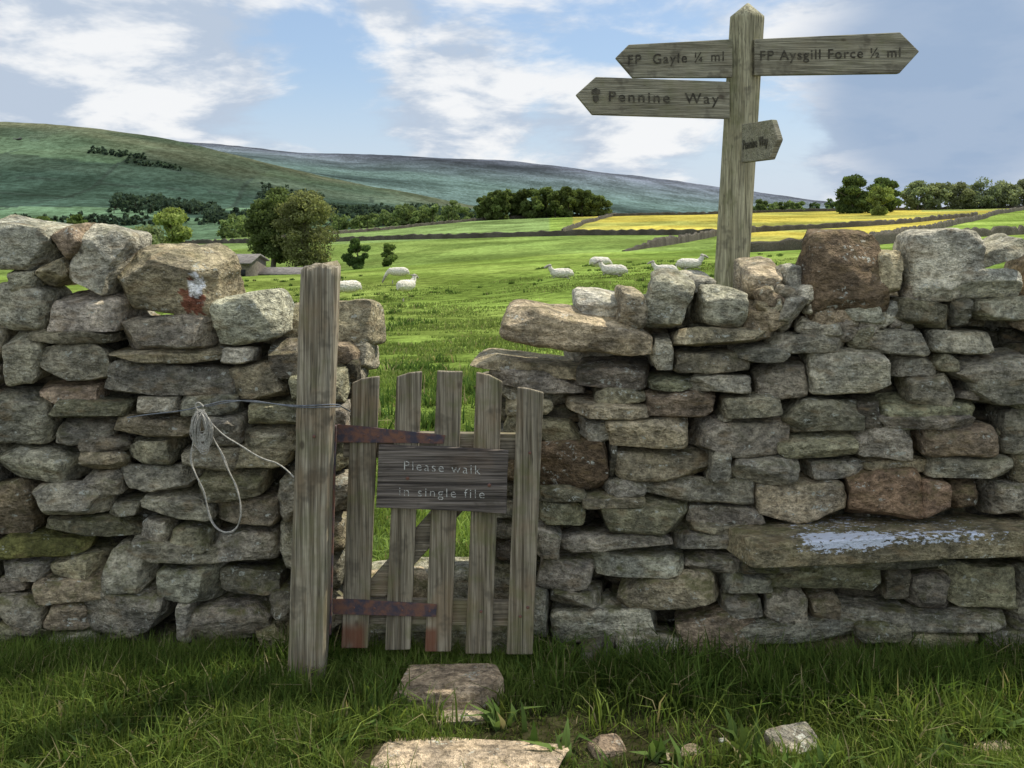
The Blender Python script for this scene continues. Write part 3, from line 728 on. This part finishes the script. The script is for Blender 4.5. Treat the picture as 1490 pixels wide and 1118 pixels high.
# ------------------------------------------------------------------ field walls
def field_wall(poly, seed, h=1.1, th=.55, taper=False):
    P = []
    for (a, b) in zip(poly[:-1], poly[1:]):
        A_ = gpt(*a); B_ = gpt(*b); nseg = max(2, int(np.linalg.norm(B_-A_)/1.1))
        for t in np.linspace(0, 1, nseg, endpoint=False): P.append(A_[:2]+(B_[:2]-A_[:2])*t)
    P.append(gpt(*poly[-1])[:2]); P = np.array(P)
    P[:, 1] += fbm(np.stack([P[:, 0]/15, P[:, 1]/15, P[:, 0]*0], 1), 2, seed)*1.5
    T = np.gradient(P, axis=0); T /= np.linalg.norm(T, axis=1)[:, None]; Nn = np.stack([-T[:, 1], T[:, 0]], 1)
    z = ground_z(P[:, 0], P[:, 1]); r = R(seed); m = len(P)
    hh = h*(1+r.uniform(-.2, .2, m)); hh[r.uniform(0, 1, m) < .04] *= .5
    if taper: hh[:14] *= np.linspace(.1, 1, 14)
    rows = []
    for off, zz in ((-th/2, -.4), (-th/2*.8, .8), (-.14, 1), (.14, 1), (th/2*.8, .8), (th/2, -.4)):
        o = Nn*(off+r.uniform(-.05, .05, m))[:, None]
        rows.append(np.stack([P[:, 0]+o[:, 0], P[:, 1]+o[:, 1], z+(zz*hh if zz > 0 else zz)], 1))
    V = np.stack(rows, 1).reshape(-1, 3); Q = []
    i = np.arange(m-1)
    for j in range(5): Q.append(np.stack([i*6+j, i*6+j+1, (i+1)*6+j+1, (i+1)*6+j], 1))
    c = np.repeat(r.uniform(.55, 1.2, m)[:, None], 6, 0)*np.array([[.085, .078, .064]])
    mk('dry_stone_wall', V, [np.concatenate(Q)], M_flag, c)
WL = [[(245,300),(450,245),(700,215),(830,205),(1000,188),(1042,182)], [(400,300),(520,340),(600,370),(705,405)], [(818,225),(850,300),(897,415)],
      [(880,398),(1040,400),(1200,405),(1330,410),(1500,400)], [(908,112),(960,128),(1000,148),(1042,175),(1100,195),(1260,210),(1420,260)],
      [(1060,92),(1230,98),(1290,120),(1345,155),(1420,230),(1490,345),(1560,400)], [(1240,100),(1370,118),(1520,140)], [(700,408),(800,416),(900,412)]]
for i, p in enumerate(WL): field_wall(p, 400+i, taper=(i == 4))

# ------------------------------------------------------------------ trees
def tube(acc, pts, rad, sides=7, C=(1, 1, 1)):
    pts = np.array(pts, float); n = len(pts); T = np.gradient(pts, axis=0); V = []
    for i in range(n):
        t = T[i]/np.linalg.norm(T[i]); a = np.cross(t, (0, 0, 1) if abs(t[2]) < .9 else (1, 0, 0)); a /= np.linalg.norm(a); b = np.cross(t, a)
        an = np.arange(sides)/sides*2*np.pi
        V.append(pts[i]+rad[i]*(np.cos(an)[:, None]*a+np.sin(an)[:, None]*b))
    V = np.concatenate(V); Q = [(i*sides+j, i*sides+(j+1) % sides, (i+1)*sides+(j+1) % sides, (i+1)*sides+j) for i in range(n-1) for j in range(sides)]
    acc.add(V, Q, None, C)
def leaves(acc, C, S, r, n, size, colr, shell=.45):
    d = r.normal(size=(n, 3)); d /= np.linalg.norm(d, axis=1)[:, None]
    rad = r.uniform(shell, 1.1, n)**.8
    P = C+d*rad[:, None]*S
    a = r.normal(size=(n, 3)); a /= np.linalg.norm(a, axis=1)[:, None]; b = np.cross(a, d+r.normal(size=(n, 3))*.6); b /= np.linalg.norm(b, axis=1)[:, None]+1e-6
    s = size*r.uniform(.6, 1.4, n)[:, None]
    V = np.stack([P-a*s, P+b*s*.6, P+a*s, P-b*s*.6], 1).reshape(-1, 3)
    Q = np.arange(n)[:, None]*4+np.arange(4)[None]
    c = np.array(colr)*r.uniform(.75, 1.25, n)[:, None]; acc.add(V, Q, None, np.repeat(c, 4, 0))
def crown(acc, r, base, h, rx, colr, nl, lobes, size, z0=.25):
    for i in range(lobes):
        t = r.uniform(0, 1); zz = z0+(1-z0)*t
        prof = math.sin(math.pi*min(max((zz-z0+.12)/(1.14-z0), 0.02), .98))**.55
        a = r.uniform(0, 2*math.pi); rr_ = rx*prof*math.sqrt(r.uniform(.05, 1))*.8
        c = base+np.array([math.cos(a)*rr_, math.sin(a)*rr_, h*(z0+(zz-z0)*.9)])
        s = rx*r.uniform(.22, .44)
        leaves(acc, c, np.array([s, s, s*r.uniform(.6, .85)]), r, nl//lobes, size, np.array(colr)*r.uniform(.65, 1.3))
def tree(name, u, d, vtop, wpx, colr, seed, nl=6000, lobes=26, size=.22, z0=.22, lean=0):
    r = R(seed); b = gpt(u, d); h = (CH-(vtop-HV)*d/F)-b[2]; rx = wpx/2*d/F
    e = empty(name); A1 = Acc()
    tr = .028*h
    pts = [b+np.array([0, 0, -.3]), b+np.array([.02*h, 0, .2*h]), b+np.array([.01*h+lean, 0, .5*h]), b+np.array([0+lean, .02*h, .85*h])]
    tube(A1, pts, [tr*1.25, tr, tr*.6, tr*.15])
    for i in range(9):
        t = r.uniform(.18, .6); a = r.uniform(0, 6.28); p0 = b+np.array([.01*h, 0, t*h]); L_ = rx*r.uniform(.6, .95)
        p2 = p0+np.array([math.cos(a)*L_, math.sin(a)*L_, h*r.uniform(.15, .32)]); pm = (p0+p2)/2+np.array([0, 0, -.02*h])
        tube(A1, [p0, pm, p2], [tr*.5, tr*.33, tr*.1], 5)
    A1.build('trunk_and_limbs', M_bark, True, e)
    A2 = Acc(); crown(A2, r, b, h, rx, colr, nl, lobes, size, z0); A2.build('crown', M_leaf, False, e)
DG = (.10, .14, .045); MG = (.13, .18, .055); LG = (.25, .30, .09)
tree('ash_tree', 397, 120, 268, 78, (.12, .155, .055), 1, 15000, 44, .19, .14)
tree('sycamore_tree', 444, 118, 270, 98, (.22, .235, .10), 2, 12500, 50, .17, .12)
tree('hawthorn_tree', 520, 110, 346, 38, (.09, .14, .045), 3, 5000, 18, .16, .02)
tree('hawthorn_tree', 565, 112, 352, 28, (.15, .21, .06), 4, 3500, 12, .15, .02)
tree('field_maple_tree', 250, 190, 303, 58, LG, 5, 6500, 24, .34, .05)
tree('field_maple_tree', 66, 180, 316, 56, MG, 6, 6000, 22, .32, .04)
tree('field_maple_tree', 213, 150, 325, 70, (.18, .22, .10), 7, 7000, 26, .26, .04)
tree('field_maple_tree', 110, 240, 310, 50, MG, 16, 5000, 20, .4, .04)
tree('oak_tree', 1240, 345, 256, 64, DG, 8, 9000, 28, .5, .02)
tree('oak_tree', 1285, 350, 257, 56, (.11, .155, .05), 9, 7500, 26, .5, .02)
tree('willow_tree', 1281, 300, 272, 44, LG, 10, 4500, 18, .38, .03)
for i, (u_, vt, w_) in enumerate([(1335,266,46),(1365,264,50),(1398,266,46),(1428,262,54),(1462,264,52),(1492,262,52),(1530,262,54)]):
    tree('ash_tree', u_, 395+i*2, vt, w_, (.22+.01*(i % 3), .26, .13+.005*i), 30+i, 5200, 26, .45, .05)
def wood(name, lst, colr, seed, size, nper=500, lobes=6):
    A_ = Acc(); r = R(seed)
    for (u_, d_, vt, w_) in lst:
        b = gpt(u_, d_); h = (CH-(vt-HV)*d_/F)-b[2]; rx = w_/2*d_/F
        tube(A_, [b-np.array([0, 0, .5]), b+np.array([0, 0, h*.6])], [h*.03, h*.01], 5, (.08, .07, .05))
        crown(A_, r, b, h, rx, np.array(colr)*r.uniform(.8, 1.25), nper, lobes, size, .04)
    A_.build(name, M_leaf)
r = R(9)
cp = []
for u_ in np.arange(704, 878, 6.5):
    top = 279-6*math.sin((u_-700)/180*math.pi)+r.uniform(-3, 3)+(8 if u_ > 868 or u_ < 712 else 0)
    if 752 < u_ < 775: top += 4
    cp.append((u_, 408+r.uniform(-6, 12), top, r.uniform(26, 38)))
wood('copse_trees', cp, (.12, .155, .05), 1, .65, 1700, 11)
def far_list(us, ds, n, hm):
    o = []
    for i in range(n):
        u_ = r.uniform(*us); d_ = r.uniform(*ds); b = gpt(u_, d_); h = hm*r.uniform(.7, 1.2)
        o.append((u_, d_, HV-(b[2]+h-CH)*F/d_, hm*r.uniform(.9, 1.4)*F/d_))
    return o
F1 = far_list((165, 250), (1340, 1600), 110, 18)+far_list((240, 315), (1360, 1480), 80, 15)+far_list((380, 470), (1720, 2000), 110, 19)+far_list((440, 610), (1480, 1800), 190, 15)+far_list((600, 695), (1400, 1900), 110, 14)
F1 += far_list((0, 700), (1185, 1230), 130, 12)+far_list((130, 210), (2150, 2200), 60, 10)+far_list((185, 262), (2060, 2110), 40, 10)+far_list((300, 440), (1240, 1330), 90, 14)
wood('distant_trees', F1, (.065, .095, .065), 2, 2.4, 60, 3)  # dull green-blue leaves: distance haze tinted into the colour
F2 = far_list((545, 690), (440, 520), 30, 9)+far_list((320, 370), (420, 520), 14, 10)+far_list((1100, 1175), (430, 460), 16, 5)+far_list((0, 130), (330, 430), 14, 9)+far_list((455, 545), (460, 560), 12, 8)
wood('distant_trees', F2, (.16, .21, .08), 3, .7, 400, 6)
F3 = far_list((1180, 1215), (430, 450), 5, 5)
wood('hedge_bushes', F3, (.09, .13, .05), 4, .5, 300, 5)

# ------------------------------------------------------------------ barn
def barn(name, u0, u1, d, vr, ve, dep, chim=False):
    e = empty(name); a = W(u0, ve, d); b = W(u1, ve, d); zr = CH-(vr-HV)*d/F; ze = a[2]; zg = min(gz(a[0], d), gz(b[0], d))-.8
    x0, x1 = a[0], b[0]; y0, y1 = d, d+dep; ym = (y0+y1)/2
    V = [(x0,y0,zg),(x1,y0,zg),(x1,y1,zg),(x0,y1,zg),(x0,y0,ze),(x1,y0,ze),(x1,y1,ze),(x0,y1,ze),(x0,ym,zr-.1),(x1,ym,zr-.1)]
    mk('walls', V, [np.array([(0,1,5,4),(2,3,7,6),(1,2,6,5),(3,0,4,7)]), np.array([(5,6,9),(7,4,8)])], M_barn, None, False, e)
    o = .3
    sl = (zr-ze)/(ym-y0)
    V = [(x0-o,y0-o,ze-o*sl),(x1+o,y0-o,ze-o*sl),(x1+o,ym,zr),(x0-o,ym,zr),(x1+o,y1+o,ze-o*sl),(x0-o,y1+o,ze-o*sl)]
    V += [(p[0], p[1], p[2]+.18) for p in V]
    mk('roof', V, [np.array([(0,3,2,1),(3,5,4,2),(6,7,8,9),(9,8,10,11),(0,1,7,6),(1,2,8,7),(2,4,10,8),(4,5,11,10),(5,3,9,11),(3,0,6,9)])], M_roof, None, False, e)
    mid = (x0+x1)/2
    box_obj('door', (mid-.9, y0-.05, zg), (mid+.9, y0+.02, ze-.4), M_dark, e)
    box_obj('window', (mid+1.8, y0-.05, ze-1.3), (mid+2.4, y0+.02, ze-.6), M_dark, e)
    if chim: box_obj('chimney', (x0+.4, ym-.4, zr-.4), (x0+1.2, ym+.4, zr+.9), M_barn, e)
barn('stone_barn', 283, 362, 100, 374, 384, 7, True)
barn('stone_outbuilding', 362, 436, 104, 393, 400, 5)

# ------------------------------------------------------------------ sheep
def ell(acc, c, s, n=8):
    P, Q = TM[n]; q = P/np.linalg.norm(P, axis=1)[:, None]*np.array(s); acc.add(q+np.array(c), Q)
def sheep(u_, d_, yaw, pose, seed, sc=1.):
    r = R(seed); lying = pose == 'lie'; zb = .29 if lying else .68
    A_ = Acc()
    prof = [(-.54,.07,.02),(-.48,.17,.0),(-.34,.225,.0),(-.1,.235,-.015),(.12,.23,-.01),(.30,.205,.0),(.44,.16,.03),(.52,.10,.07)]
    pts = [(a, 0, zb+c) for a, b, c in prof]; tube(A_, pts, [b for a, b, c in prof], 14); ell(A_, (-.46, 0, zb), (.11, .16, .16)); ell(A_, (.40, 0, zb+.02), (.14, .15, .17))
    if pose == 'graze': nk = [(.40,0,zb+.03),(.58,0,zb-.1),(.70,0,zb-.28)]; hd = [(.68,0,zb-.26),(.77,0,zb-.42),(.84,0,zb-.57)]
    else: nk = [(.38,0,zb+.05),(.54,0,zb+.18),(.61,0,zb+.32)]; hd = [(.59,0,zb+.35),(.72,0,zb+.33),(.84,0,zb+.26)]
    tube(A_, nk, [.15, .11, .08], 10); ell(A_, nk[-1], (.08, .08, .085))
    tube(A_, [(-.54,0,zb+.08),(-.59,0,zb-.02),(-.59,0,zb-.2)], [.04,.045,.02], 7)
    B_ = Acc()
    tube(B_, hd, [.078, .062, .04], 9); ell(B_, hd[0], (.085, .076, .085)); ell(B_, hd[-1], (.045, .04, .042))
    for s in (-1, 1):
        h0 = np.array(hd[0]); tube(B_, [h0+(-.02, s*.06, .03), h0+(-.04, s*.13, .03), h0+(-.04, s*.18, -.01)], [.02, .032, .006], 6)
    for s in (-1, 1):
        if lying:
            tube(B_, [(.33,s*.13,.2),(.46,s*.15,.07),(.30,s*.16,.035)], [.05,.035,.025], 6)
            tube(B_, [(-.30,s*.17,.2),(-.12,s*.22,.10),(-.34,s*.23,.04),(-.2,s*.24,.03)], [.09,.05,.03,.025], 6)
        else:
            f = r.uniform(-.06, .06)
            tube(B_, [(.33,s*.12,.56),(.32+f*.3,s*.12,.30),(.33+f,s*.12,.05),(.35+f,s*.12,.0)], [.08,.04,.032,.038], 7)
            f = r.uniform(-.06, .06)
            tube(B_, [(-.36,s*.13,.60),(-.28,s*.14,.44),(-.45+f,s*.13,.26),(-.41+f,s*.13,.05),(-.39+f,s*.13,.0)], [.12,.085,.04,.032,.038], 7)
    e = empty('sheep'); b = gpt(u_, d_)
    for acc, nm, mt in ((A_, 'wool_body', M_wool), (B_, 'head_and_legs', M_skin)):
        o = acc.build(nm, mt, True, e)
        rm = o.modifiers.new('r', 'REMESH'); rm.mode = 'VOXEL'; rm.voxel_size = .022; rm.use_smooth_shade = True
        if nm == 'wool_body':
            sm = o.modifiers.new('s', 'SMOOTH'); sm.iterations = 3
            tx = bpy.data.textures.get('woolt') or bpy.data.textures.new('woolt', 'CLOUDS'); tx.noise_scale = .07
            ds = o.modifiers.new('d', 'DISPLACE'); ds.texture = tx; ds.strength = .05; ds.mid_level = .45
    e.location = b+np.array([0, 0, .03]); e.rotation_euler = (0, 0, math.radians(yaw)); e.scale = (sc,)*3
sheep(505, 44, 215, 'graze', 1, 1.15); sheep(579, 60, 170, 'graze', 2, 1.15); sheep(591, 44, 62, 'stand', 3, 1.1)
sheep(817, 52, 195, 'lie', 4, 1.1); sheep(873, 53, 25, 'graze', 5, 1.05); sheep(893, 50, 170, 'lie', 6, 1.15); sheep(1003, 51, 5, 'lie', 7, 1.15); sheep(968, 48, 170, 'lie', 8); sheep(878, 62, 150, 'lie', 9)

# bird
A = Acc(); c = W(27, 203, 60)
tube(A, [c+(-.22, 0, .02), c+(-.1, 0, 0), c+(.05, 0, 0), c+(.18, 0, .03), c+(.24, 0, .02)], [.01, .05, .06, .035, .008])
A.add(np.array([c+(-.06, .03, .02), c+(.08, .03, .02), c+(-.02, .45, .16), c+(-.12, .25, .12)]), [(0, 1, 2, 3)])
A.add(np.array([c+(-.06, -.03, .02), c+(.08, -.03, .02), c+(-.12, -.42, -.02), c+(-.16, -.25, .06)]), [(0, 1, 2, 3)])
A.add(np.array([c+(-.2, .02, .02), c+(-.34, .06, .02), c+(-.34, -.06, .02), c+(-.2, -.02, .02)]), [(0, 1, 2, 3)])
A.build('bird', M_bird)

# ------------------------------------------------------------------ world / light
SAZ, SEL = math.radians(58), math.radians(57)
w = bpy.data.worlds.new('World'); scene.world = w; w.use_nodes = True; nt = w.node_tree; nt.nodes.clear()
sky = N(nt, 'ShaderNodeTexSky'); sky.sky_type = 'NISHITA'; sky.sun_disc = False; sky.sun_elevation = SEL; sky.sun_rotation = SAZ
sky.air_density = 1.0; sky.dust_density = .6; sky.ozone_density = 2.0
tc = N(nt, 'ShaderNodeTexCoord'); Dv = tc.outputs['Generated']
sp = N(nt, 'ShaderNodeSeparateXYZ'); L(nt, Dv, sp.inputs[0])
zz = math_(nt, 'ADD', math_(nt, 'MAXIMUM', sp.outputs[2], 0.0), .30)
cb = N(nt, 'ShaderNodeCombineXYZ'); L(nt, math_(nt, 'DIVIDE', sp.outputs[0], zz), cb.inputs[0]); L(nt, math_(nt, 'DIVIDE', sp.outputs[1], zz), cb.inputs[1])
L(nt, math_(nt, 'MULTIPLY', sp.outputs[2], 3.0), cb.inputs[2])
n1 = noise(nt, cb.outputs[0], 2.1, 6, .6, .25); n2 = noise(nt, cb.outputs[0], 4.2, 5, .6, .2)
def blob(u_, v_, rad, wgt, val):
    dv = Vector(((u_-745)/F, 1, (HV-v_)/F)).normalized()
    vm = N(nt, 'ShaderNodeVectorMath', operation='DISTANCE'); L(nt, Dv, vm.inputs[0]); vm.inputs[1].default_value = dv
    return math_(nt, 'ADD', val, math_(nt, 'MULTIPLY', mrange(nt, vm.outputs['Value'], 0, rad, 1, 0), wgt))
val = n1
for b_ in ((60, 90, .18, .28), (270, 100, .15, .28), (650, 150, .11, .24), (560, 8, .05, .22), (100, 200, .12, .14), (450, 100, .10, -.10), (850, 30, .14, -.10), (1400, 120, .18, .24), (1330, 220, .18, .14), (1480, 20, .12, .16), (900, 200, .12, .12)):
    val = blob(*b_, val)
mask = mrange(nt, val, .44, .62)
cshade = mrange(nt, math_(nt, 'ADD', n2, math_(nt, 'MULTIPLY', math_(nt, 'SUBTRACT', n1, .5), .8)), .38, .64)
ccol = mixc(nt, cshade, (3.9, 4.55, 5.5), (7.2, 7.25, 7.3))
dk = mrange(nt, blob(1380, 118, .20, 1., math_(nt, 'MULTIPLY', n2, .35)), .22, .85)
ccol = mixc(nt, math_(nt, 'MULTIPLY', dk, .9), ccol, (2.4, 3.25, 4.6))
# unseen front-lit clouds behind the camera, boosted and thickened to fill the shaded wall
fillv = Vector((-math.sin(SAZ)*.6, -math.cos(SAZ)-.3, .35)).normalized()
dp = N(nt, 'ShaderNodeVectorMath', operation='DOT_PRODUCT'); L(nt, Dv, dp.inputs[0]); dp.inputs[1].default_value = fillv
fl = mrange(nt, dp.outputs['Value'], -.25, .8, 1.0, 1.7)
cf = N(nt, 'ShaderNodeCombineXYZ'); [L(nt, fl, cf.inputs[i]) for i in range(3)]
ccol = mixc(nt, 1, ccol, cf.outputs[0], 'MULTIPLY')
mask2 = math_(nt, 'ADD', mask, mrange(nt, dp.outputs['Value'], 0, .7, 0, .35), True)
skc = mixc(nt, .45, sky.outputs[0], (3.4, 4.6, 6.5))
hz = mrange(nt, sp.outputs[2], 0, .16, .75, 0)
skc = mixc(nt, hz, skc, (4.9, 5.6, 6.6))
fin = mixc(nt, math_(nt, 'MULTIPLY', mask2, .94), skc, ccol)
bg = N(nt, 'ShaderNodeBackground'); bg.inputs[1].default_value = .13; L(nt, fin, bg.inputs[0])
o = N(nt, 'ShaderNodeOutputWorld'); L(nt, bg.outputs[0], o.inputs[0])

sl = bpy.data.lights.new('sun', 'SUN'); sl.energy = 4.8; sl.angle = math.radians(.5); sl.color = (1, .95, .85)
so = bpy.data.objects.new('sun', sl); scene.collection.objects.link(so)
sd = Vector((math.sin(SAZ)*math.cos(SEL), math.cos(SAZ)*math.cos(SEL), math.sin(SEL)))
so.rotation_euler = sd.to_track_quat('Z', 'Y').to_euler()

cam = bpy.data.cameras.new('camera'); co = bpy.data.objects.new('camera', cam); scene.collection.objects.link(co)
co.location = (0, 0, CH); co.rotation_euler = (math.radians(90), 0, 0)
cam.sensor_width = 36; cam.lens = 36*F/1490; cam.shift_y = -(559-HV)/1490; cam.clip_end = 20000; cam.clip_start = .05
scene.camera = co
scene.view_settings.view_transform = 'Standard'; scene.view_settings.look = 'None'; scene.view_settings.exposure = 0
